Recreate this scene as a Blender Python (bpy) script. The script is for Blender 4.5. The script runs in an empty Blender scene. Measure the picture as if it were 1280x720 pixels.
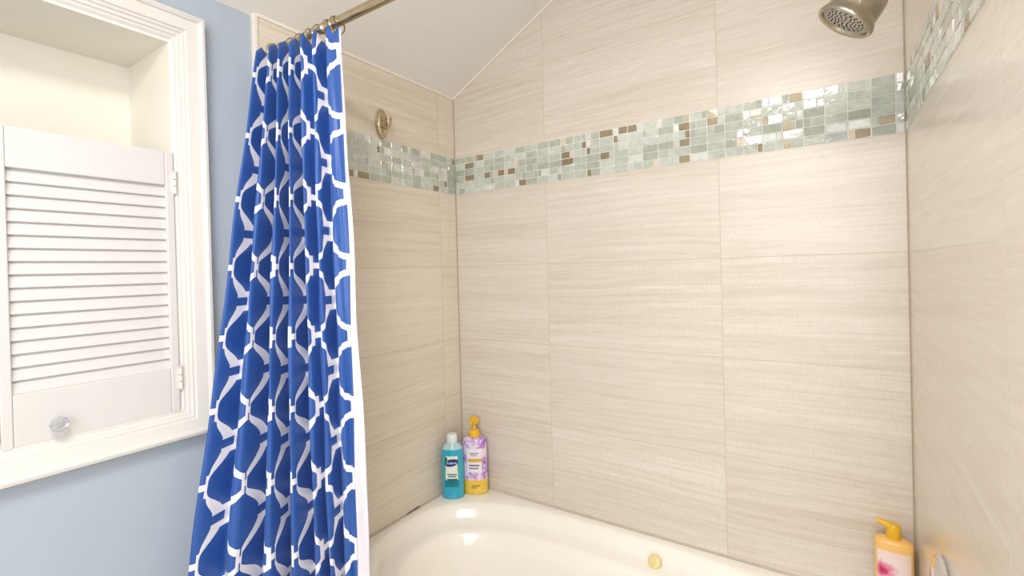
import bpy, bmesh, math, random
from mathutils import Vector, Matrix, Euler
random.seed(7)
S = bpy.context.scene
C = S.collection
PI = math.pi

# ------------------------------------------------------------------ camera
cam_d = bpy.data.cameras.new('camera'); cam = bpy.data.objects.new('camera', cam_d); C.objects.link(cam)
S.camera = cam
YAW, PITCH, ROLL = math.radians(33.578), math.radians(-0.348), math.radians(-1.508)
fw = Vector((-math.sin(YAW)*math.cos(PITCH), math.cos(YAW)*math.cos(PITCH), math.sin(PITCH)))
rt0 = Vector((math.cos(YAW), math.sin(YAW), 0)); up0 = rt0.cross(fw)
rt = rt0*math.cos(ROLL) + up0*math.sin(ROLL); up = -rt0*math.sin(ROLL) + up0*math.cos(ROLL)
M = Matrix((rt, up, -fw)).transposed().to_4x4(); M.translation = (1.3341, -1.5866, 1.407)
cam.matrix_world = M
cam_d.sensor_fit = 'HORIZONTAL'; cam_d.sensor_width = 36.0
cam_d.lens = 596.23/1280*36.0
cam_d.shift_y = (340.7-360)/1280
cam_d.clip_start = 0.02

# ------------------------------------------------------------------ world, lights, exposure
S.view_settings.view_transform = 'Standard'; S.view_settings.look = 'None'
S.view_settings.gamma = 1.0; S.view_settings.use_curve_mapping = False
S.view_settings.exposure = 0.08
W = bpy.data.worlds.new('world'); S.world = W; W.use_nodes = True
W.node_tree.nodes['Background'].inputs[0].default_value = (0.9, 0.95, 1.0, 1)
W.node_tree.nodes['Background'].inputs[1].default_value = 0.3

def area(name, loc, target, sx, sy, power, col):
    d = bpy.data.lights.new(name, 'AREA'); d.shape = 'RECTANGLE'; d.size = sx; d.size_y = sy
    d.energy = power; d.color = col
    o = bpy.data.objects.new(name, d); C.objects.link(o); o.location = loc
    o.rotation_euler = (Vector(target)-Vector(loc)).to_track_quat('-Z', 'Y').to_euler()
    return o
area('ceiling_lamp_light', (1.17, -1.72, 2.36), (1.02, -1.40, 0.0), 0.62, 0.22, 20, (1.0, 0.965, 0.91))
area('fill_light', (1.30, -2.55, 1.45), (0.45, 0.0, 0.95), 1.3, 1.5, 30, (0.97, 0.98, 1.0))  # broad unseen fill added behind the camera to soften and flatten the lighting

# ------------------------------------------------------------------ material helpers
def lin(c):
    return tuple(((v/255)/12.92 if v/255 <= .04045 else ((v/255+.055)/1.055)**2.4) for v in c)
def rgba(c): return lin(c)+(1,)
class NT:
    def __init__(s, name):
        s.m = bpy.data.materials.new(name); s.m.use_nodes = True
        s.t = s.m.node_tree; s.b = s.t.nodes['Principled BSDF']
    def n(s, typ, **kw):
        o = s.t.nodes.new(typ)
        for k, v in kw.items(): setattr(o, k, v)
        return o
    def link(s, a, b): s.t.links.new(a, b)
    def put(s, sock, v):
        if hasattr(v, 'is_output'): s.link(v, sock)
        else: sock.default_value = v
    def math(s, op, a, b=None, c=None):
        o = s.n('ShaderNodeMath', operation=op); s.put(o.inputs[0], a)
        if b is not None: s.put(o.inputs[1], b)
        if c is not None: s.put(o.inputs[2], c)
        return o.outputs[0]
    def mix(s, f, a, b):
        o = s.n('ShaderNodeMix', data_type='RGBA'); s.put(o.inputs[0], f)
        s.put(o.inputs[6], a); s.put(o.inputs[7], b); return o.outputs[2]
    def xyz(s, v):
        o = s.n('ShaderNodeSeparateXYZ'); s.link(v, o.inputs[0]); return o.outputs
    def comb(s, x, y, z):
        o = s.n('ShaderNodeCombineXYZ'); s.put(o.inputs[0], x); s.put(o.inputs[1], y); s.put(o.inputs[2], z); return o.outputs[0]
    def obj(s): return s.n('ShaderNodeTexCoord').outputs['Object']
    def uv(s): return s.n('ShaderNodeTexCoord').outputs['UV']
    def noise(s, vec, scale, detail=3, rough=.5):
        o = s.n('ShaderNodeTexNoise'); s.link(vec, o.inputs['Vector']); o.inputs['Scale'].default_value = scale
        o.inputs['Detail'].default_value = detail; o.inputs['Roughness'].default_value = rough
        return o.outputs[0]
    def ramp(s, f, stops):
        o = s.n('ShaderNodeValToRGB'); s.link(f, o.inputs[0]); cr = o.color_ramp
        while len(cr.elements) < len(stops): cr.elements.new(.5)
        for e, (p, c) in zip(cr.elements, stops): e.position = p; e.color = c
        return o.outputs[0]
    def bump(s, h, strength, dist=.001):
        o = s.n('ShaderNodeBump'); o.inputs['Strength'].default_value = strength; o.inputs['Distance'].default_value = dist
        s.link(h, o.inputs['Height']); s.link(o.outputs[0], s.b.inputs['Normal'])
def simple(name, col, rough=.5, metal=0.0, var=.03, scale=30, bump=0.0, coat=0.0, spec=.5):
    t = NT(name); v = t.obj(); n = t.noise(v, scale, 3)
    c = lin(col); lo = tuple(max(0, x*(1-var)) for x in c)+(1,); hi = tuple(min(1, x*(1+var)) for x in c)+(1,)
    t.link(t.ramp(n, [(.3, lo), (.7, hi)]), t.b.inputs['Base Color'])
    t.b.inputs['Roughness'].default_value = rough; t.b.inputs['Metallic'].default_value = metal
    t.b.inputs['Coat Weight'].default_value = coat; t.b.inputs['Specular IOR Level'].default_value = spec
    if bump: t.bump(n, bump)
    return t.m

ROW, TW, ZB, ZT, RIM, LX = .308, .613, 1.734, 1.889, .50, 1.507
def tile_material(name, axis, u0, base, dark, light, grout, seed, rough=.3, gw=.0013, spec=.5, TW=TW):
    """long-format vein-cut stone tile, stacked; axis = horizontal coordinate of the wall"""
    t = NT(name); X = t.xyz(t.obj()); u = X[axis]; z = X[2]
    uu = t.math('DIVIDE', t.math('SUBTRACT', u, u0), TW); iu = t.math('FLOOR', uu); fu = t.math('SUBTRACT', uu, iu)
    above = t.math('GREATER_THAN', z, (ZB+ZT)/2)
    vv = t.math('DIVIDE', t.math('SUBTRACT', ZB, z), ROW); iv0 = t.math('FLOOR', vv); fv0 = t.math('SUBTRACT', vv, iv0)
    iv = t.math('MULTIPLY', iv0, t.math('SUBTRACT', 1.0, above))
    du = t.math('MULTIPLY', t.math('MINIMUM', fu, t.math('SUBTRACT', 1.0, fu)), TW)
    dv = t.math('MULTIPLY', t.math('MINIMUM', fv0, t.math('SUBTRACT', 1.0, fv0)), ROW)
    dv = t.math('ADD', dv, above)
    d = t.math('MINIMUM', du, dv)
    g = t.math('LESS_THAN', d, gw)
    wn = t.n('ShaderNodeTexWhiteNoise'); t.link(t.comb(iu, iv, seed), wn.inputs['Vector'])
    rnd = wn.outputs['Value']
    off = t.math('MULTIPLY', rnd, 37.0)
    # slight tilt and waviness of the veins
    tilt = t.math('MULTIPLY', t.math('SUBTRACT', rnd, .5), .07)
    wv = t.noise(t.comb(t.math('MULTIPLY', u, 1.6), off, t.math('MULTIPLY', z, 3.0)), 1.0, 2)
    z2 = t.math('ADD', t.math('ADD', z, t.math('MULTIPLY', u, tilt)), t.math('MULTIPLY', wv, .035))
    n1 = t.noise(t.comb(t.math('MULTIPLY', u, 2.0), off, t.math('MULTIPLY', z2, 85.0)), 1.0, 5, .7)
    n2 = t.noise(t.comb(t.math('MULTIPLY', u, 12.0), off, t.math('MULTIPLY', z2, 300.0)), 1.0, 3, .65)
    n3 = t.noise(t.comb(t.math('MULTIPLY', u, .5), off, t.math('MULTIPLY', z2, 9.0)), 1.0, 2, .5)
    f = t.math('ADD', t.math('ADD', t.math('MULTIPLY', n1, .56), t.math('MULTIPLY', n2, .28)), t.math('MULTIPLY', n3, .27))
    f = t.math('ADD', f, t.math('MULTIPLY', t.math('SUBTRACT', rnd, .5), .05))
    col = t.ramp(f, [(.36, rgba(dark)), (.55, rgba(base)), (.74, rgba(light))])
    # thin pale veins and a fine linen weave
    n4 = t.noise(t.comb(t.math('MULTIPLY', u, 3.2), off, t.math('MULTIPLY', z2, 74.0)), 1.0, 3, .75)
    vein = t.math('MULTIPLY', t.math('SMOOTH_MIN', t.math('MAXIMUM', t.math('MULTIPLY', t.math('SUBTRACT', n4, .60), 9.0), 0.0), 1.0, .1), .55)
    col = t.mix(vein, col, rgba(tuple(min(255, x+7) for x in light)))
    n5 = t.noise(t.comb(t.math('MULTIPLY', u, 380.0), off, t.math('MULTIPLY', z2, 60.0)), 1.0, 2)
    col = t.mix(t.math('MULTIPLY', t.math('MAXIMUM', t.math('SUBTRACT', n5, .45), 0.0), 1.3), col, rgba(dark))
    col = t.mix(g, col, rgba(grout))
    t.link(col, t.b.inputs['Base Color'])
    t.put(t.b.inputs['Roughness'], t.math('ADD', t.math('MULTIPLY', n2, .12), t.math('ADD', rough-.06, t.math('MULTIPLY', g, .4))))
    t.b.inputs['Specular IOR Level'].default_value = spec
    h = t.math('SUBTRACT', t.math('MULTIPLY', n2, .25), g)
    t.bump(h, .25, .0012)
    return t.m

m_tile_back = tile_material('tile_back', 0, .444, (225, 214, 201), (206, 193, 177), (239, 232, 221), (210, 196, 181), 1.0)
m_tile_left = tile_material('tile_left', 1, -.103, (231, 219, 203), (211, 197, 178), (241, 232, 218), (212, 197, 178), 2.0)
m_tile_right = tile_material('tile_right', 1, -.800, (235, 223, 208), (222, 208, 191), (244, 235, 223), (238, 230, 219), 3.0, rough=.17, TW=1.22, gw=.0016)
m_blue = simple('blue_wall_paint', (178, 189, 202), .55, var=.02, scale=6, bump=.03)
m_ceiling = simple('ceiling_paint', (240, 237, 233), .8, var=.01, scale=20, bump=.08)
m_plain = simple('room_wall_paint', (232, 232, 230), .8, var=.02, scale=6)
m_floor = simple('floor_tile', (222, 214, 200), .45, var=.08, scale=12)
m_caulk = simple('white_caulk', (240, 232, 222), .5, var=.02)
m_grout = simple('mosaic_grout', (240, 237, 228), .7, var=.04)
m_white = simple('white_satin_paint', (226, 222, 217), .35, var=.012, scale=15)
m_cream = simple('cream_inside_paint', (246, 242, 230), .5, var=.012, scale=9)
m_door = simple('shutter_paint', (219, 216, 214), .38, var=.012, scale=15)
m_tub = simple('tub_acrylic', (252, 248, 238), .14, var=.006, scale=5, coat=.3)
m_nickel = simple('brushed_nickel', (188, 178, 160), .22, 1.0, var=.06, scale=40)
m_bronze = simple('champagne_nickel', (196, 180, 150), .2, 1.0, var=.08, scale=40)
m_chrome = simple('chrome', (222, 222, 226), .07, 1.0, var=.02)
m_dark = simple('dark_rubber', (62, 58, 52), .6, var=.1)
m_spray = simple('spray_plate', (206, 200, 188), .4, .15, var=.08, scale=90)
m_lining = simple('white_lining_cloth', (228, 224, 234), .9, var=.03, scale=60, bump=.1)
m_glassknob = NT('faceted_glass'); m_glassknob.b.inputs['Base Color'].default_value = (.93, .95, 1, 1)
m_glassknob.b.inputs['Roughness'].default_value = .02; m_glassknob.b.inputs['Transmission Weight'].default_value = .75
m_glassknob.b.inputs['IOR'].default_value = 1.7; m_glassknob = m_glassknob.m

# ------------------------------------------------------------------ mesh helpers
class MB:
    def __init__(s): s.v = []; s.f = []; s.mi = []; s.uv = []
    def add(s, verts, faces, mi=0, uvs=None):
        o = len(s.v); s.v += [tuple(p) for p in verts]
        for k, fc in enumerate(faces):
            s.f.append([o+i for i in fc]); s.mi.append(mi); s.uv.append([uvs[i] for i in fc] if uvs else None)
        return s
    def box(s, a, b, mi=0):
        x0, y0, z0 = a; x1, y1, z1 = b
        v = [(x0,y0,z0),(x1,y0,z0),(x1,y1,z0),(x0,y1,z0),(x0,y0,z1),(x1,y0,z1),(x1,y1,z1),(x0,y1,z1)]
        return s.add(v, [(0,3,2,1),(4,5,6,7),(0,1,5,4),(1,2,6,5),(2,3,7,6),(3,0,4,7)], mi)
    def loft(s, rings, cap=True, closed=True, mi=0):
        n = len(rings[0]); v = [p for r in rings for p in r]; f = []
        for j in range(len(rings)-1):
            for i in range(n if closed else n-1):
                k = (i+1) % n; f.append((j*n+i, j*n+k, (j+1)*n+k, (j+1)*n+i))
        if cap: f.append(tuple(range(n))[::-1]); f.append(tuple((len(rings)-1)*n+i for i in range(n)))
        return s.add(v, f, mi)
    def lathe(s, prof, seg=32, mat=Matrix.Identity(4), mi=0, sy=1.0, cap=True):
        """prof = [(r, h)] round local +Z"""
        rings = [[mat @ Vector((r*math.cos(2*PI*i/seg), sy*r*math.sin(2*PI*i/seg), h)) for i in range(seg)] for r, h in prof]
        return s.loft(rings, cap, True, mi)
    def oval(s, prof, seg=40, mat=Matrix.Identity(4), mi=0, p=2.0):
        """prof = [(rx, ry, h)] superelliptic rings"""
        def pt(a, rx, ry):
            c, q = math.cos(a), math.sin(a)
            return (rx*math.copysign(abs(c)**(2/p), c), ry*math.copysign(abs(q)**(2/p), q))
        rings = [[mat @ Vector((*pt(2*PI*i/seg, rx, ry), h)) for i in range(seg)] for rx, ry, h in prof]
        return s.loft(rings, True, True, mi)
    def tube(s, pts, r, seg=16, mi=0, cap=True):
        pts = [Vector(p) for p in pts]; rr = r if isinstance(r, (list, tuple)) else [r]*len(pts); rings = []
        t0 = (pts[1]-pts[0]).normalized(); nrm = t0.orthogonal().normalized()
        for i, p in enumerate(pts):
            t = ((pts[min(i+1, len(pts)-1)]-pts[max(i-1, 0)])).normalized()
            nrm = (nrm - t*nrm.dot(t)).normalized(); b = t.cross(nrm)
            rings.append([p + (nrm*math.cos(2*PI*k/seg)+b*math.sin(2*PI*k/seg))*rr[i] for k in range(seg)])
        return s.loft(rings, cap, True, mi)
    def torus(s, c, ax, R, r, seg=28, ts=10, mi=0):
        ax = Vector(ax).normalized(); a = ax.orthogonal().normalized(); b = ax.cross(a); c = Vector(c); rings = []
        for i in range(seg+1):
            t = 2*PI*i/seg; d = a*math.cos(t)+b*math.sin(t)
            rings.append([c + d*(R + r*math.cos(2*PI*k/ts)) + ax*r*math.sin(2*PI*k/ts) for k in range(ts)])
        return s.loft(rings, False, True, mi)
    def build(s, name, mats, parent=None, smooth=True, bevel=0, sub=0, angle=35, loc=None):
        me = bpy.data.meshes.new(name); me.from_pydata(s.v, [], s.f)
        if not isinstance(mats, (list, tuple)): mats = [mats]
        for m in mats: me.materials.append(m)
        me.polygons.foreach_set('material_index', s.mi)
        if any(s.uv):
            l = me.uv_layers.new(name='UVMap')
            for pl, uu in zip(me.polygons, s.uv):
                if uu:
                    for li, q in zip(pl.loop_indices, uu): l.data[li].uv = q
        bm = bmesh.new(); bm.from_mesh(me)
        bmesh.ops.recalc_face_normals(bm, faces=bm.faces[:]); bm.to_mesh(me); bm.free()
        o = bpy.data.objects.new(name, me); C.objects.link(o)
        if parent: o.parent = parent
        if loc: o.location = loc
        if smooth:
            me.polygons.foreach_set('use_smooth', [True]*len(me.polygons))
            me.set_sharp_from_angle(angle=math.radians(angle))
        if bevel:
            b = o.modifiers.new('bevel', 'BEVEL'); b.width = bevel; b.segments = 2; b.limit_method = 'ANGLE'
        if sub:
            q = o.modifiers.new('sub', 'SUBSURF'); q.levels = sub; q.render_levels = sub
        return o
def thing(name, label, cat, loc=(0,0,0), rot=(0,0,0), group=None):
    o = bpy.data.objects.new(name, None); C.objects.link(o); o.location = loc; o.rotation_euler = rot
    o.empty_display_size = .05
    return tag(o, label, cat, group)
def tag(o, label, cat, group=None):
    o['label'] = label; o['category'] = cat
    if group: o['group'] = group
    return o
def struct(o): o['kind'] = 'structure'; return o

# ------------------------------------------------------------------ the room shell
SL = .531                       # rise of the sloping ceiling along x
ZC = 2.148
XP = 1.00                       # where the slope meets the flat ceiling
ZP = ZC + SL*XP
YF = -2.62
struct(MB().box((-.02, YF, -.08), (2.5, .1, 0)).build('floor', m_floor, smooth=False))
ceil = MB()
sec = [(-.45, ZC-SL*.45), (XP, ZP), (2.5, ZP), (2.5, ZP+.1), (XP, ZP+.1), (-.45, ZC-SL*.45+.1)]
ceil.loft([[(x, YF-.1, z) for x, z in sec], [(x, .1, z) for x, z in sec]])
struct(ceil.build('ceiling', m_ceiling, smooth=False))
# tiled walls of the alcove
poly = [(-.02, 0), (LX+.1, 0), (LX+.1, ZP), (XP, ZP), (-.02, ZC-SL*.02)]
struct(MB().loft([[(x, 0, z) for x, z in poly], [(x, .1, z) for x, z in poly]]).build('wall_back', m_tile_back, smooth=False))
YT = -.848                      # where the tiling ends on the left wall
struct(MB().box((-.12, YT, 0), (0, .0, ZC)).build('wall_left_tiled', m_tile_left, smooth=False))
struct(MB().box((LX, -1.0, 0), (LX+.1, 0, ZP)).build('wall_right', m_tile_right, smooth=False))
# painted wall with the hole of the built-in cabinet
HY0, HY1, HZ0, HZ1 = -1.693, -1.055, 1.084, 1.999
BX = -.01
pw = MB()
pw.box((-.12, HY1, 0), (BX, YT, ZC)); pw.box((-.12, YF, 0), (BX, HY0, ZC))
pw.box((-.12, HY0, 0), (BX, HY1, HZ0)); pw.box((-.12, HY0, HZ1), (BX, HY1, ZC))
struct(pw.build('wall_left', m_blue, smooth=False))
struct(MB().box((-.1, YF-.1, 0), (2.5, YF, ZP)).build('wall_front', m_plain, smooth=False))
struct(MB().box((2.4, YF, 0), (2.5, .1, ZP)).build('wall_side', m_plain, smooth=False))
struct(MB().box((LX+.1, -.1, 0), (2.4, .1, ZP)).build('wall_back_plain', m_plain, smooth=False))
# white strips: end of tiling, caulk lines under the ceiling
struct(MB().box((-.012, YT-.011, 0), (.004, YT+.001, ZC+.001)).build('trim_1', m_caulk, smooth=False, bevel=.002))
struct(MB().box((-.004, YT, ZC-.007), (.005, 0, ZC+.004)).build('trim_2', m_caulk, smooth=False))
q = math.atan(SL)
cs = [(0, ZC-.008), (XP, ZP-.008), (XP, ZP+.002), (0, ZC+.002)]
struct(MB().loft([[(x, -.005, z) for x, z in cs], [(x, .003, z) for x, z in cs]]).build('trim_3', m_caulk, smooth=False))
for nm, a, b in (('trim_7', (-.001, -.0025, RIM), (.0025, .001, ZC)), ('trim_8', (LX-.0025, -.0025, RIM), (LX+.001, .001, ZP))):
    struct(MB().box(a, b).build(nm, simple(nm+'_grout', (176, 160, 140), .7), smooth=False))

struct(MB().add([(-.001, -.335, RIM), (.0015, -.335, RIM), (.0015, -.265, RIM), (-.001, -.265, RIM), (-.001, -.335, RIM+.002), (.0012, -.33, RIM+.004), (.0012, -.27, RIM+.0065), (-.001, -.265, RIM+.006)],
                [(0,3,2,1),(4,5,6,7),(0,1,5,4),(1,2,6,5),(2,3,7,6),(3,0,4,7)]).build('trim_9', simple('stained_joint', (120, 104, 82), .8), smooth=False))
# glass mosaic bands
def glass_mat(name, col, rough, metal=0.0, spec=.5, coat=.25):
    t = NT(name); v = t.obj(); n = t.noise(v, 55, 2); c = lin(col)
    t.link(t.ramp(n, [(.3, tuple(x*.88 for x in c)+(1,)), (.7, tuple(min(1, x*1.08) for x in c)+(1,))]), t.b.inputs['Base Color'])
    t.b.inputs['Roughness'].default_value = rough; t.b.inputs['Metallic'].default_value = metal
    t.b.inputs['Specular IOR Level'].default_value = spec
    t.b.inputs['Coat Weight'].default_value = coat; t.b.inputs['Coat Roughness'].default_value = .03
    t.bump(t.noise(v, 70, 2), .22, .002)
    return t.m
m_mos = [m_grout,
         glass_mat('mosaic_sage_glass', (201, 208, 197), .08), glass_mat('mosaic_pale_glass', (215, 220, 211), .08),
         glass_mat('mosaic_grey_glass', (187, 193, 179), .07), glass_mat('mosaic_milk_glass', (232, 234, 229), .1),
         glass_mat('mosaic_taupe_stone', (160, 146, 118), .25, .15), glass_mat('mosaic_peach_stone', (232, 212, 190), .4),
         glass_mat('mosaic_mirror_glass', (220, 224, 222), .05, .5)]
def mosaic(name, L, place, rng):
    """strip along a local u axis from 0 to L; place(u, w, v) -> world (w = out of the wall, v = height in band)"""
    mb = MB(); H = ZT-ZB
    def bx(u0, u1, v0, v1, w0, w1, mi, tilt=(0, 0)):
        c = 0 if mi == 0 else .0011
        P = []
        for w, k in ((w0, 0), (w1-c, 0), (w1, c)):
            for uu, vv, su, sv in ((u0, v0, -1, -1), (u1, v0, 1, -1), (u1, v1, 1, 1), (u0, v1, -1, 1)):
                P.append(place(uu-su*k, w+(tilt[0]*su+tilt[1]*sv if w != w0 else 0), vv-sv*k))
        F = [(8, 9, 10, 11)]
        for a in (0, 4):
            for i in range(4):
                j = (i+1) % 4; F.append((a+i, a+j, a+4+j, a+4+i))
        mb.add(P, F, mi)
    bx(0, L, 0, H, -.006, .0006, 0)
    pitch, rh = .0512, H/6; g = .0013; u = 0
    def kind():
        r = rng.random()
        return 1 if r < .33 else 2 if r < .57 else 3 if r < .80 else 4 if r < .86 else 5 if r < .965 else 7
    while u < L-.004:
        u1 = min(u+pitch, L)
        for k in range(6):
            v0, v1 = k*rh+g, (k+1)*rh-g
            w = u1-u
            if rng.random() < .45 and w > .035:
                s = rng.choice((.3, .36, .64, .7)); cuts = [u+g, u+w*s, u1-g]
                small_first = s < .5
                ks = [kind(), kind()]
                if rng.random() < .25: ks[0 if small_first else 1] = rng.choice((6, 4, 7)); ks[1 if small_first else 0] = rng.choice((5, 3, 1))
            else:
                cuts = [u+g, u1-g]; ks = [kind()]
                if ks[0] == 5 and rng.random() < .5: ks[0] = 3
            for q_ in range(len(ks)):
                a = cuts[q_]+(g*.6 if q_ else 0); b = cuts[q_+1]-(g*.6 if q_ < len(ks)-1 else 0)
                if b-a < .003: continue
                mi = ks[q_]; top = .0022 if mi not in (5, 6) else .0016
                t = (rng.uniform(-.0007, .0007), rng.uniform(-.0006, .0006))
                bx(a, b, v0, v1, 0, top, mi, t)
        u = u1
    return struct(mb.build(name, m_mos, smooth=False))
mosaic('trim_4', LX-.004, lambda u, w, v: (.002+u, -w, ZB+v), random.Random(3))
mosaic('trim_5', -YT-.005, lambda u, w, v: (w, -.003-u, ZB+v), random.Random(5))
mosaic('trim_6', .99, lambda u, w, v: (LX-w, -.003-u, ZB+v), random.Random(9))

# ------------------------------------------------------------------ bathtub
tub = thing('bathtub', 'cream white acrylic bathtub filling the tiled alcove', 'bathtub', (LX/2, -.39, 0))
def sup(cx, cy, a, b, n, z, seg=96):
    out = []
    for i in range(seg):
        t = 2*PI*(i+.5)/seg; c, s_ = math.cos(t), math.sin(t)
        out.append((cx+a*math.copysign(abs(c)**(2/n), c), cy+b*math.copysign(abs(s_)**(2/n), s_), z))
    return out
cx, cy = LX/2, -.39
def rectloop(a, b, z, seg=96):
    out = []
    for (x, y, _) in sup(0, 0, a, b, 2, z, seg):
        k = 1/max(abs(x)/a, abs(y)/b); out.append((cx+x*k, cy+y*k, z))
    return out
A0, B0 = LX/2-.002, .386
loops = [rectloop(A0, B0, .0), rectloop(A0, B0, .47), rectloop(A0, B0, .492), rectloop(A0-.004, B0-.004, .499), rectloop(A0-.012, B0-.012, .5),
         sup(cx, cy, .722, .352, 3.0, .4995), sup(cx, cy, .715, .346, 2.9, .496), sup(cx, cy, .706, .336, 2.8, .478), sup(cx, cy, .699, .329, 2.7, .458),
         sup(cx, cy, .690, .320, 2.7, .449), sup(cx, cy, .655, .285, 2.7, .443), sup(cx, cy, .635, .268, 2.7, .438), sup(cx, cy, .625, .258, 2.7, .425),
         sup(cx, cy, .610, .248, 2.7, .38), sup(cx, cy, .57, .232, 2.7, .22), sup(cx, cy, .54, .215, 2.6, .13), sup(cx, cy, .47, .17, 2.5, .095), sup(cx, cy, .2, .08, 2.3, .09)]
off = Vector((-cx, .39, 0))
tb = MB().loft([[Vector(p)+off for p in l] for l in loops])
tb.build('shell', m_tub, tub, angle=50)
# small round air control on the back ledge
m_yellowed = simple('yellowed_plastic', (240, 222, 160), .35, var=.05, scale=60)
kn = MB().lathe([(.0, 0), (.021, 0), (.0215, .006), (.019, .012), (.015, .0145), (0, .0145)], 28)
knob = kn.build('air_control', m_yellowed, tub); knob['label'] = 'small yellowed round air control knob'
knob.location = (.853-cx, -.076+.39, .458); knob.rotation_euler = (math.radians(62), 0, 0)
MB().box((-.015, -.0035, .0135), (.015, .0035, .0195)).build('grip', m_yellowed, knob, bevel=.001).rotation_euler = (0, 0, 1.15)
mdrain = MB().lathe([(0, 0), (.032, 0), (.034, .003), (.024, .005), (0, .005)], 28)
mdrain.build('drain', m_chrome, tub).location = (.35, 0, .0895)

# ------------------------------------------------------------------ shower rod
RY, RZ = -.80, 2.056
rod = thing('curtain_rod', 'champagne metal shower curtain rod crossing the alcove below the ceiling', 'curtain rod', (0, RY, RZ))
MB().tube([(.235, 0, 0), (LX-.01, 0, 0)], .0125, 24).build('outer_tube', m_bronze, rod)
MB().tube([(.012, 0, 0), (.24, 0, 0)], .0105, 24).build('inner_tube', m_bronze, rod)
RX90 = Matrix.Rotation(PI/2, 4, 'Y')
MB().lathe([(.0, .0005), (.024, .0005), (.026, .006), (.022, .012), (.014, .016), (.0135, .03), (0, .03)], 28, RX90).build('end_cap', m_bronze, rod)
MB().lathe([(.0, -.0005), (.024, -.0005), (.026, -.006), (.022, -.012), (.014, -.016), (.0135, -.03), (0, -.03)], 28, Matrix.Translation((LX, 0, 0)) @ RX90).build('end_cap', m_bronze, rod)
MB().lathe([(.0126, -.006), (.0145, -.004), (.0145, .006), (.0126, .008)], 24, Matrix.Translation((.236, 0, 0)) @ RX90, cap=False).build('collar', m_bronze, rod)

# ------------------------------------------------------------------ shower curtain
def curtain_material():
    t = NT('blue_trellis_cloth'); U = t.xyz(t.uv())
    P = .172; h = P/2; s = .0175; tw = .0072
    def fold(c, shift):
        a = t.math('MODULO', t.math('ADD', t.math('ADD', c, shift+h), 20*P), P)
        return t.math('ABSOLUTE', t.math('SUBTRACT', a, h))
    u = fold(U[0], 0.0); v = fold(U[1], 0.0)
    def rect(uc, vc, hx, hy):
        a = t.math('SUBTRACT', t.math('ABSOLUTE', t.math('SUBTRACT', u, uc)), hx)
        b = t.math('SUBTRACT', t.math('ABSOLUTE', t.math('SUBTRACT', v, vc)), hy)
        return t.math('MAXIMUM', a, b)
    R = math.hypot(s, h-s)
    ring = t.math('SUBTRACT', t.math('ABSOLUTE', t.math('SUBTRACT', t.math('SQRT', t.math('ADD', t.math('MULTIPLY', u, u), t.math('MULTIPLY', v, v))), R)), tw)
    ring = t.math('MAXIMUM', ring, t.math('SUBTRACT', s-.001, t.math('MINIMUM', u, v)))
    parts = [ring,
             rect(h-s/2, s, s/2+tw, tw), rect(h, s/2, tw, s/2+tw),
             rect(s, h-s/2, tw, s/2+tw), rect(s/2, h, s/2+tw, tw)]
    d = parts[0]
    for p_ in parts[1:]: d = t.math('MINIMUM', d, p_)
    wv = t.noise(t.uv(), 260, 2)
    white = t.math('LESS_THAN', d, 0.0)
    cb = t.mix(wv, rgba((30, 73, 150)), rgba((50, 97, 174)))
    col = t.mix(white, cb, rgba((243, 240, 244)))
    t.link(col, t.b.inputs['Base Color'])
    t.b.inputs['Roughness'].default_value = .42
    t.b.inputs['Sheen Weight'].default_value = .08
    t.bump(t.noise(t.uv(), 900, 2), .12, .0006)
    return t.m
m_curtain = curtain_material()

ZTOP, ZBOT = 2.030, .11
LEN = [.138, .189, .180, .138, .073, .095, .030]             # cloth length of each fold
FT = [0, .17, .30, .43, .56, .70, .86, 1.0]              # ridge positions across the curtain, top
FB = [0, .253, .475, .63, .78, .857, .953, 1.0]          # ... and at the foot
def base(z):
    k = (2.03-z)
    g_ = min(1, max(0, k/.5)); g_ = g_*g_*(3-2*g_)
    A = Vector((.060+.040*g_, -.884-.018*g_-.152*k, 0))
    B = Vector((.346+.007*g_+.02*min(1, k/.9), -.836-.010*k, 0))
    return A, B
def curtain_point(fi, ph, z):
    """fi fold index, ph 0..1 inside the fold"""
    A, B = base(z); t = min(1, max(0, (ZTOP-z)/1.45))
    f0 = FT[fi]*(1-t)+FB[fi]*t; f1 = FT[fi+1]*(1-t)+FB[fi+1]*t
    along = (B-A); p = along.length*(f1-f0); L = LEN[fi]
    amp = math.sqrt(max(L*L-p*p, 0))/4*(1.35, 1.15, 1.2, 1.3, 1.3, 1.2, .9)[fi]
    ph = ph-.30*math.sin(PI*ph)**2      # the flank turned to the room is the longer one
    a = 2*PI*ph
    a2 = a + .55*math.sin(a)*0.6
    d = amp*(1-math.cos(a2))
    g_ = min(1, max(0, (2.03-z)/.5)); g_ = g_*g_*(3-2*g_)
    back = Vector((-.45-.17*g_, .89-.11*g_, 0)).normalized()
    # the right flank of each ridge leans over a little
    lean = .12*p*math.sin(a)
    f = f0+(f1-f0)*ph
    pt = A+along*f + back*d + along.normalized()*(lean*(.4+.6*t))
    # small cloth ripples
    w = .0022*math.sin(z*9+fi*1.7+ph*6.3)+.0018*math.sin(z*17+fi*2.9)
    pt = pt + Vector((w*.5, -w, 0))
    pt.x = max(pt.x, .014)
    return pt
NF, NP, NZ = len(LEN), 22, 110
rows = []
ring_spots = []
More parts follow.
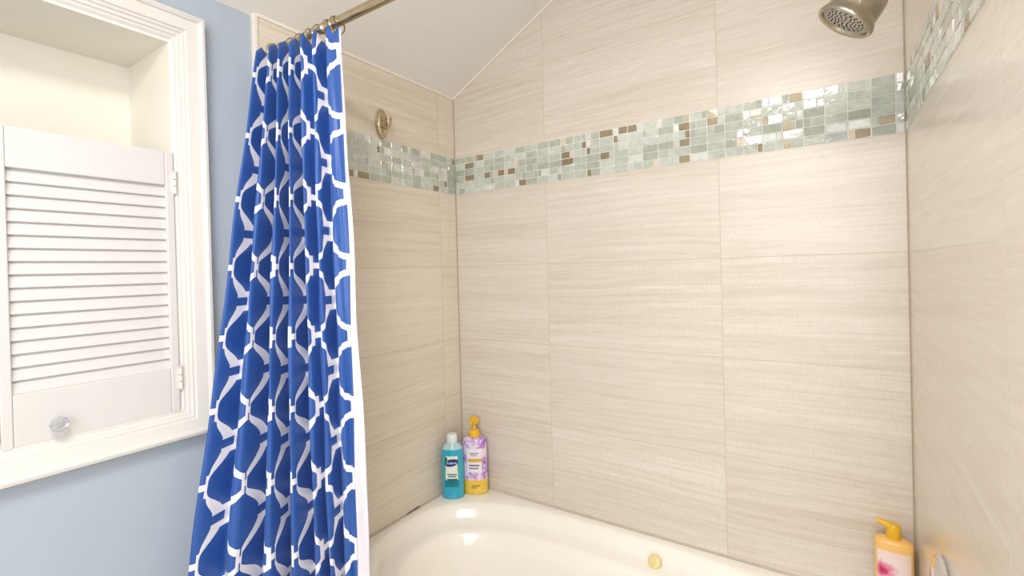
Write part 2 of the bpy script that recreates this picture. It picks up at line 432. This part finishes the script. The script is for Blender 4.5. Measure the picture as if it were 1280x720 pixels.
for j in range(NZ+1):
    v = j/NZ; row = []; uacc = 0
    for fi in range(NF):
        for k in range(NP+(1 if fi == NF-1 else 0)):
            ph = k/NP
            drop = .030*(math.sin(2*PI*(ph-.27)/2+0)**2) if True else 0
            z = ZTOP-drop*(1-v)**6 - v*(ZTOP-ZBOT)
            pt = curtain_point(fi, ph, z); row.append(((pt.x, pt.y, z), (uacc+LEN[fi]*ph, z)))
        uacc += LEN[fi]
    rows.append(row)
cur = thing('shower_curtain', 'blue shower curtain with white trellis pattern gathered at the left of the rod', 'shower curtain', (0, 0, 0))
cm = MB(); n = len(rows[0])
cv = [p for r in rows for p, _ in r]; cuv = [(q_[0]-.004, q_[1]-.140) for r in rows for _, q_ in r]
cf = [(j*n+i, j*n+i+1, (j+1)*n+i+1, (j+1)*n+i) for j in range(NZ) for i in range(n-1)]
cm.add(cv, cf, 0, cuv)
co = cm.build('printed_cloth', m_curtain, cur, angle=180)
sol = co.modifiers.new('solid', 'SOLIDIFY'); sol.thickness = .0012; sol.offset = 0
# white side hem and lining turned back at the right edge
hm = MB(); HN = 7; hv = []
for j in range(NZ+1):
    x, y, z = rows[j][-1][0]; t = min(1, j/NZ*1.3)
    wd = .004+.024*max(0, min(1, (t-.22)*1.6))
    for k in range(HN):
        q_ = k/(HN-1)
        hv.append((x-.001+wd*.55*q_+.003*math.sin(z*11+q_*3)*q_, y+.0015+wd*.9*q_+.004*math.sin(q_*PI), z-.004))
hm.add(hv, [(j*HN+i, j*HN+i+1, (j+1)*HN+i+1, (j+1)*HN+i) for j in range(NZ) for i in range(HN-1)])
ho = hm.build('white_lining', m_lining, cur, angle=180); ho['label'] = 'white lining showing along the right edge'
s2 = ho.modifiers.new('solid', 'SOLIDIFY'); s2.thickness = .001; s2.offset = 0

# rings that carry the curtain
ringm = MB().torus((0, 0, 0), (1, 0.0, 0), .0215, .0021)
ball = MB().lathe([(0, -.0045), (.003, -.0035), (.0045, 0), (.003, .0035), (0, .0045)], 12)
first = None
ORD = ['metal curtain ring nearest the left wall', 'second metal curtain ring from the left wall', 'third metal curtain ring from the left wall', 'fourth metal curtain ring from the left wall', 'fifth metal curtain ring from the left wall', 'second last metal curtain ring before the bare rod', 'last metal curtain ring before the bare rod']
for k, x in enumerate((.052, .098, .140, .182, .222, .262, .292)):
    lab = ORD[k]+' hooking the blue curtain onto the rod'
    if first is None:
        r_ = thing('curtain_ring', lab, 'curtain ring', (x, RY, RZ-.0080), (0, 0, .15), 'curtain rings on the rod')
        ringm.build('hoop', m_bronze, r_); b_ = ball.build('bead', m_chrome, r_); b_.location = (0, -.0207, -.006); first = r_
    else:
        r_ = first.copy(); C.objects.link(r_); r_['label'] = lab; r_.location = (x, RY, RZ-.0080); r_.rotation_euler = (0, 0, random.uniform(-.3, .3))
        for ch in list(first.children):
            c_ = ch.copy(); C.objects.link(c_); c_.parent = r_

# ------------------------------------------------------------------ built-in cabinet with shutter doors
OY0, OY1, OZ0, OZ1 = -1.755, -.993, 1.015, 2.065
cab = thing('built_in_cabinet', 'white built in wall cabinet with moulded frame and half height louvered doors', 'cabinet', (0, (OY0+OY1)/2, OZ0))
def lc(p): return (p[0], p[1]-(OY0+OY1)/2, p[2]-OZ0)
# niche box
nb = MB(); T = .012; D = -.255
nb.box(lc((D-T, HY0+.0005, HZ0+.0005)), lc((D, HY1-.0005, HZ1-.0005)))
nb.box(lc((D, HY0+.0005, HZ0+.0005)), lc((-.004, HY0+T, HZ1-.0005))); nb.box(lc((D, HY1-T, HZ0+.0005)), lc((-.004, HY1-.0005, HZ1-.0005)))
nb.box(lc((D, HY0+T, HZ0+.0005)), lc((-.004, HY1-T, HZ0+T))); nb.box(lc((D, HY0+T, HZ1-T)), lc((-.004, HY1-T, HZ1-.0005)))
nb.build('niche', m_cream, cab, smooth=False)
# mitred picture-frame moulding; profile = (inset from outer edge, height off the wall)
prof = [(0, -.009), (0, .018), (.003, .024), (.010, .026), (.015, .023), (.017, .019), (.030, .016), (.041, .014), (.044, .010), (.049, .010), (.052, .006), (.058, .005), (.061, .001), (.066, .001), (.072, -.004), (.072, -.009)]
rings = []
for (iy, iz) in ((OY0, OZ0), (OY1, OZ0), (OY1, OZ1), (OY0, OZ1), (OY0, OZ0)):
    sy = 1 if iy == OY0 else -1; sz = 1 if iz == OZ0 else -1
    rings.append([lc((hh, iy+sy*w, iz+sz*w)) for w, hh in prof])
fr = MB()
npf = len(prof)
fv = [p for r in rings for p in r]
fr.add(fv, [(j*npf+i, j*npf+(i+1) % npf, (j+1)*npf+(i+1) % npf, (j+1)*npf+i) for j in range(4) for i in range(npf)])
fr.build('moulded_frame', m_white, cab, angle=25)

def shutter(y0, y1, hinge_right, lab, knob_y):
    """leaf between y0 < y1"""
    z0, z1 = 1.082, 1.716
    yc = (y0+y1)/2
    par = bpy.data.objects.new('door', None)
    x0, x1 = -.020, .002
    st = .0175; top = .082; bot = .105
    mb = MB()
    mb.box(lc((x0, y0, z0)), lc((x1, y0+st, z1))); mb.box(lc((x0, y1-st, z0)), lc((x1, y1, z1)))
    mb.box(lc((x0+.001, y0+st, z1-top)), lc((x1-.0015, y1-st, z1))); mb.box(lc((x0+.001, y0+st, z0)), lc((x1-.0015, y1-st, z0+bot)))
    d = mb.build('door', m_door, cab, smooth=False, bevel=.0022); d['label'] = lab
    la, lb = z0+bot, z1-top
    N = 17; pit = (lb-la)/N; sl = MB()
    for k in range(N):
        zc = la+pit*(k+.5)
        c = (x0+x1)/2-.001
        # slat leaning out at its foot, with rounded nose
        e = pit*.545; o_ = .0046; th = .0026
        sec = [(c+o_-th, zc-e+.001), (c+o_, zc-e), (c+o_+th*.7, zc-e+.002), (c-o_+th, zc+e), (c-o_, zc+e+.001), (c-o_-th*.7, zc+e-.002)]
        sl.loft([[lc((x, y0+st-.002, z)) for x, z in sec], [lc((x, y1-st+.002, z)) for x, z in sec]])
    sl.build('louver_panel', m_door, d, smooth=False, bevel=.0006)
    # glass knob
    km = MB()
    Mx = Matrix.Translation(lc((x1-.0015, knob_y, 1.117))) @ RX90
    stem = MB().lathe([(0, 0), (.008, 0), (.0085, .002), (.005, .005), (.0045, .012), (.0075, .014), (0, .014)], 20, Mx)
    kn_ = stem.build('knob', m_chrome, d)
    g = MB(); seg = 8
    g.lathe([(0, .0135), (.007, .0135), (.0155, .021), (.0155, .0265), (.0095, .034), (0, .0342)], seg, Mx)
    g.build('crystal', m_glassknob, kn_, smooth=False)['label'] = 'faceted clear glass knob head'
    hy = y1+.0015 if hinge_right else y0-.0015
    for hz in (1.64, 1.162):
        h_ = MB().tube([lc((.0045, hy, hz-.026)), lc((.0045, hy, hz-.008))], .0038, 12).tube([lc((.0045, hy, hz-.006)), lc((.0045, hy, hz+.008))], .0038, 12)
        h_.tube([lc((.0045, hy, hz+.010)), lc((.0045, hy, hz+.026))], .0038, 12)
        h_.lathe([(0, 0), (.003, .001), (.0032, .003), (0, .006)], 12, Matrix.Translation(lc((.0045, hy, hz+.026))))
        h_.box(lc((.0018, hy-.009 if hinge_right else hy, hz-.024)), lc((.0032, hy if hinge_right else hy+.009, hz+.024)))
        h_.build('hinge', m_white, d)
    return d
shutter(-1.372, -1.0665, True, 'right hand louvered shutter door', -1.293)
shutter(-1.680, -1.3755, False, 'left hand louvered shutter door', -1.455)

# ------------------------------------------------------------------ robe hook
hook = thing('robe_hook', 'champagne metal robe hook with oval back plate on the left tiled wall', 'hook', (0, -.405, 1.943))
Mo = Matrix.Rotation(PI/2, 4, 'Z') @ Matrix.Rotation(PI/2, 4, 'X')      # local z -> +x, local x -> y, local y -> z
pl_ = MB().oval([(.0, .0, .0005), (.0245, .052, .0005), (.0265, .055, .004), (.024, .0525, .009), (.020, .047, .0085), (.0185, .045, .010), (.012, .036, .0145), (0.001, .003, .016)], 40, Mo)
pl_.build('back_plate', m_bronze, hook)
MB().tube([(.008, 0, -.004), (.020, 0, -.007), (.028, 0, -.010), (.035, 0, -.008), (.039, 0, -.001), (.040, 0, .008)],
          [.017, .0150, .0130, .0120, .0115, .0110], 18).build('prong', m_bronze, hook, angle=60)
MB().lathe([(0, -.008), (.008, -.007), (.0135, -.002), (.0135, .003), (.008, .008), (0, .009)], 20, Matrix.Translation((.040, 0, .012))).build('tip', m_bronze, hook)

# ------------------------------------------------------------------ shower head
axis = Vector((.60, .02, .80)).normalized()
fc = Vector((1.370, -.40, 1.889))
sh = thing('shower_fixture', 'brushed nickel bell shaped shower head hanging from the right tiled wall', 'shower head', fc)
ms = axis.to_track_quat('Z', 'Y').to_matrix().to_4x4() @ Matrix.Scale(1.1, 4)
MB().lathe([(.0415, .004), (.0435, -.001), (.0475, -.003), (.0500, .0), (.0500, .004), (.0480, .009), (.0445, .014), (.0435, .020), (.0430, .034), (.0415, .048), (.0375, .060), (.029, .071), (.020, .078), (.015, .083), (.0145, .092), (0, .092)], 48, ms, cap=False).build('bell', m_nickel, sh, angle=40)
fp = MB().lathe([(.0420, .004), (.038, .008), (.0375, .006), (.034, .0035), (0, .0015)], 48, ms, cap=False).build('spray_plate', m_spray, sh, angle=30)
nz = MB()
for R_, cnt in ((.006, 5), (.0125, 9), (.019, 13), (.0255, 17), (.0315, 20)):
    for i in range(cnt):
        a = 2*PI*i/cnt+R_*90
        nz.lathe([(.0016, .004), (.0013, -.0006), (.0007, -.0009), (0, -.0009)], 8, ms @ Matrix.Translation((R_*math.cos(a), R_*math.sin(a), .0008+.0012*R_/.03)), cap=False)
nz.build('nozzles', m_dark, sh)
a0 = axis*.088; w_ = Vector((LX-fc.x, 0, 0))
endp = Vector((LX-fc.x, 0.005, .165))
pts = []
p1 = a0; p2 = axis*.155
for i in range(17):
    t = i/16; P_ = [p1, p2, Vector((endp.x-.06, endp.y, endp.z)), endp]
    b = (1-t)**3*P_[0]+3*(1-t)**2*t*P_[1]+3*(1-t)*t*t*P_[2]+t**3*P_[3]; pts.append(b)
MB().tube(pts, .0105, 18).build('arm', m_nickel, sh)
MB().lathe([(0, 0), (.028, 0), (.030, -.004), (.024, -.010), (.012, -.013), (0, -.013)], 32, Matrix.Translation(endp-Vector((.0005, 0, 0))) @ RX90).build('flange', m_nickel, sh)
MB().lathe([(.013, -.006), (.0175, -.002), (.0185, .006), (.0175, .014), (.013, .018)], 28, ms @ Matrix.Translation((0, 0, .088)), cap=False).build('swivel_nut', m_nickel, sh)

# ------------------------------------------------------------------ shower valve
val = thing('shower_valve', 'chrome round shower valve with lever on the right tiled wall', 'shower valve', (LX, -.40, .748))
Ml = Matrix.Rotation(-PI/2, 4, 'Y')
MB().lathe([(0, .0005), (.090, .0005), (.0925, .004), (.089, .010), (.070, .0145), (.04, .017), (0, .018)], 56, Ml).build('escutcheon', m_chrome, val)
MB().lathe([(.030, .015), (.030, .034), (.027, .042), (.024, .060), (.018, .064), (0, .064)], 32, Ml).build('hub', m_chrome, val)
MB().tube([(-.055, 0, 0), (-.060, 0, -.03), (-.066, 0, -.065), (-.074, 0, -.10)], [.012, .010, .009, .0095], 16).build('lever', m_chrome, val)

# ------------------------------------------------------------------ bottles
def patch(prof, p, a0, a1, z0, z1, off_, na=24, nz_=10):
    """piece of an oval bottle wall, lifted by off_; angles measured from -y, plus to the right"""
    def rad(z):
        for (ra, rb, za), (rc, rd, zb) in zip(prof, prof[1:]):
            if za <= z <= zb and zb > za:
                k = (z-za)/(zb-za); return ra+(rc-ra)*k, rb+(rd-rb)*k
        return prof[0][0], prof[0][1]
    def at(a, z, o=off_):
        rx, ry = rad(z); th = a-PI/2; c, s_ = math.cos(th), math.sin(th)
        x = rx*math.copysign(abs(c)**(2/p), c); y = ry*math.copysign(abs(s_)**(2/p), s_)
        nn = Vector((x/(rx*rx+1e-9), y/(ry*ry+1e-9), 0)).normalized()
        return Vector((x, y, z))+nn*o
    V = [at(a0+(a1-a0)*i/na, z0+(z1-z0)*j/nz_) for j in range(nz_+1) for i in range(na+1)]
    UV = [(i/na, j/nz_) for j in range(nz_+1) for i in range(na+1)]
    F = [(j*(na+1)+i, j*(na+1)+i+1, (j+1)*(na+1)+i+1, (j+1)*(na+1)+i) for j in range(nz_) for i in range(na)]
    mb = MB(); mb.add(V, F, 0, UV); mb.at = at
    return mb
def lettering(name, text, size, at, a, z, k, mat, parent, off_):
    """raised letters wrapped on the bottle wall; k = metres per radian"""
    cu = bpy.data.curves.new(name, 'FONT'); cu.body = text; cu.size = size; cu.align_x = 'CENTER'; cu.align_y = 'CENTER'
    cu.resolution_u = 3; cu.shear = .15
    o = bpy.data.objects.new(name, cu); C.objects.link(o)
    dg = bpy.context.evaluated_depsgraph_get(); dg.update()
    me = bpy.data.meshes.new_from_object(o.evaluated_get(dg)); bpy.data.objects.remove(o)
    for v in me.vertices: v.co = at(a+v.co.x/k, z+v.co.y, off_)
    me.materials.clear(); me.materials.append(mat)
    r = bpy.data.objects.new(name, me); C.objects.link(r); r.parent = parent
    return r

# blue shampoo bottle
def blue_gel():
    t = NT('blue_gel_bottle'); z = t.xyz(t.obj())[2]
    f = t.math('GREATER_THAN', z, .196)
    n = t.noise(t.obj(), 20, 2)
    c = t.mix(n, rgba((22, 160, 196)), rgba((52, 186, 212)))
    t.link(t.mix(f, c, rgba((176, 216, 222))), t.b.inputs['Base Color'])
    t.b.inputs['Roughness'].default_value = .18; t.b.inputs['Coat Weight'].default_value = .4
    return t.m
bb = thing('shampoo_bottle', 'clear blue shampoo bottle with white cap in the corner of the tub', 'bottle', (.058, -.133, RIM), (0, 0, .60))
pb = [(.036, .023, 0), (.0425, .027, .004), (.0435, .0278, .010), (.0435, .028, .10), (.0430, .0278, .186), (.0400, .0262, .200), (.031, .0225, .213), (.0215, .0185, .2195), (.0195, .0175, .2215)]
MB().oval(pb, 48, p=2.2).build('body', blue_gel(), bb, angle=50)
MB().oval([(.0208, .0188, .2215), (.0215, .0195, .2235), (.0205, .0188, .2500), (.018, .017, .2535), (0.001, .001, .254)], 40).build('cap', simple('frosted_cap', (232, 240, 240), .35), bb, angle=40)
def leaf_label():
    t = NT('leafy_label'); U = t.xyz(t.uv()); n = t.noise(t.uv(), 5, 3)
    edge = t.math('ADD', t.math('ABSOLUTE', t.math('SUBTRACT', U[0], .5)), t.math('MULTIPLY', n, .25))
    c = t.mix(t.math('GREATER_THAN', edge, .52), rgba((236, 242, 232)), rgba((98, 178, 120)))
    c = t.mix(t.math('LESS_THAN', U[1], .22), c, rgba((20, 128, 140)))
    t.link(c, t.b.inputs['Base Color']); t.b.inputs['Roughness'].default_value = .3
    return t.m
pt_ = patch(pb, 2.2, -.72, .62, .050, .172, .0006)
bl = pt_.build('front_label', leaf_label(), bb); at = pt_.at
m_navy = simple('navy_ink', (28, 50, 140), .4); m_wink = simple('white_ink', (245, 246, 250), .4)
m_teal = simple('teal_ink', (12, 96, 120), .4); m_green = simple('green_ink', (36, 122, 70), .4)
lg = MB()
lg.loft([[at(-.04+.62*q_*math.cos(2*PI*i/28), .146+q_*(.0145*math.sin(2*PI*i/28)+.004*math.cos(2*PI*i/28)), .0011) for i in range(28)]
         for q_ in (1, .85, .7, .55, .4, .25, .1)], cap=False)
lg.build('logo_badge', m_navy, bl)
lettering('logo_lettering', 'Suave', .0150, at, -.04, .146, .038, m_wink, bl, .0015)
lf = MB()
for (aa, zz, ra, rz) in ((-.52, .160, .14, .010), (-.60, .147, .10, .008)):
    v_ = [at(aa+ra*math.cos(2*PI*i/14), zz+rz*math.sin(2*PI*i/14), .0012) for i in range(14)]
    lf.add(v_+[at(aa, zz, .0012)], [(i, (i+1) % 14, 14) for i in range(14)])
lf.build('leaf_print', m_green, bl)
for (aa, ab, za, zb_) in ((-.40, .40, .098, .102), (-.34, .36, .090, .094), (-.45, .45, .076, .083), (-.3, .2, .0665, .071)):
    patch(pb, 2.2, aa, ab, za, zb_, .0010, 10, 1).build('print_line', m_teal, bl)

# purple and yellow pump bottle
def floral():
    t = NT('purple_floral_bottle'); o = t.obj(); z = t.xyz(o)[2]
    n = t.noise(o, 34, 3); n2 = t.noise(o, 90, 2)
    pet = t.ramp(t.math('ADD', t.math('MULTIPLY', n, .7), t.math('MULTIPLY', n2, .3)), [(.36, rgba((158, 100, 196))), (.46, rgba((200, 158, 226))), (.54, rgba((238, 224, 242)))])
    yel = t.mix(n, rgba((236, 190, 58)), rgba((246, 214, 96)))
    zz = t.math('ADD', z, t.math('MULTIPLY', n, .018))
    c = t.mix(t.math('LESS_THAN', zz, .070), pet, yel)
    t.link(c, t.b.inputs['Base Color']); t.b.inputs['Roughness'].default_value = .25; t.b.inputs['Coat Weight'].default_value = .3
    return t.m
m_ypump = simple('yellow_pump_plastic', (240, 188, 40), .3, var=.04)
pbt = thing('body_wash_bottle', 'purple floral and yellow pump bottle beside the blue bottle in the corner', 'bottle', (.112, -.056, RIM), (0, 0, .50))
pp = [(.044, .024, 0), (.0500, .0285, .004), (.0510, .029, .010), (.0505, .029, .10), (.0495, .0285, .205), (.0475, .0275, .217), (.042, .0250, .2245), (.026, .020, .2290), (.017, .017, .2305)]
MB().oval(pp, 48, p=2.3).build('body', floral(), pbt, angle=50)
pump = MB().lathe([(0, .2300), (.0225, .2300), (.0230, .233), (.0215, .252), (.018, .257), (.008, .259), (.0065, .261), (.0062, .282), (0, .282)], 28).build('pump', m_ypump, pbt, angle=40)
hd = MB().lathe([(0, .280), (.013, .280), (.0175, .284), (.0185, .292), (.0175, .302), (.012, .309), (0, .311)], 28)
hd.tube([(.001, -.006, .297), (-.002, -.018, .299), (-.006, -.032, .296), (-.008, -.040, .288)], [.009, .0085, .0065, .0045], 14)
hd.build('pump_head', m_ypump, pump, angle=45)
pl2 = patch(pp, 2.3, -.55, .62, .092, .188, .0006)
plb = pl2.build('front_label', simple('pale_label_paper', (244, 236, 242), .4), pbt); at2 = pl2.at
st_ = patch(pp, 2.3, -.46, .70, .134, .147, .0011, 20, 2); st_.build('gold_stripe', simple('gold_ink', (222, 178, 62), .4), plb)
m_mauve = simple('mauve_ink', (128, 110, 150), .5); m_brown = simple('brown_ink', (150, 100, 40), .5)
for (aa, ab, za, zb_) in ((-.3, .34, .166, .170), (-.22, .22, .158, .161), (-.36, .40, .117, .123), (-.36, .30, .106, .111)):
    patch(pp, 2.3, aa, ab, za, zb_, .0010, 10, 1).build('print_line', m_mauve, plb)
patch(pp, 2.3, -.15, .40, .036, .0395, .0010, 10, 1).build('foot_print', m_brown, pbt)
patch(pp, 2.3, -.22, .15, .028, .031, .0010, 10, 1).build('foot_print', m_brown, pbt)

# peach pump bottle at the right
pk = thing('lotion_bottle', 'peach pump bottle with pink flower label in the right corner', 'bottle', (1.4595, -.046, RIM), (0, 0, -.02)); pk.scale = (1, 1, .945)
m_peach = simple('peach_plastic', (252, 202, 118), .25, var=.03, coat=.3)
pq = [(.034, .019, 0), (.0385, .0228, .004), (.0395, .0235, .010), (.0400, .024, .10), (.0400, .024, .196), (.0392, .0232, .2005), (.0365, .0215, .2035), (.026, .017, .2065), (.0125, .0125, .2085)]
MB().oval(pq, 48, p=2.6).build('body', m_peach, pk, angle=50)
pm3 = MB().lathe([(0, .2080), (.0150, .2080), (.0155, .210), (.0150, .226), (.0152, .2275), (.0150, .232), (.0145, .240), (.011, .2450), (0, .246)], 28)
pm3.build('pump', m_ypump, pk, angle=40)
sp = MB().tube([(.004, 0, .2355), (-.008, -.001, .2385), (-.020, -.002, .2450), (-.030, -.003, .2495), (-.036, -.004, .2500)], [.0108, .0100, .0072, .0048, .0034], 16)
sp.build('spout', m_ypump, pk, angle=60)
def flower_label():
    t = NT('pink_flower_label'); uv = t.uv(); U = t.xyz(uv)
    dx = t.math('SUBTRACT', U[0], .22); dy = t.math('SUBTRACT', U[1], .62)
    r = t.math('SQRT', t.math('ADD', t.math('MULTIPLY', dx, dx), t.math('MULTIPLY', t.math('MULTIPLY', dy, dy), 4.5)))
    n = t.noise(uv, 9, 4, .7)
    f = t.math('ADD', r, t.math('MULTIPLY', t.math('SUBTRACT', n, .5), .55))
    c = t.ramp(f, [(.08, rgba((206, 52, 110))), (.24, rgba((244, 140, 174))), (.42, rgba((252, 236, 232))), (.85, rgba((252, 226, 214)))])
    t.link(c, t.b.inputs['Base Color']); t.b.inputs['Roughness'].default_value = .3
    return t.m
patch(pq, 2.6, -.98, .86, .035, .180, .0006).build('front_label', flower_label(), pk)
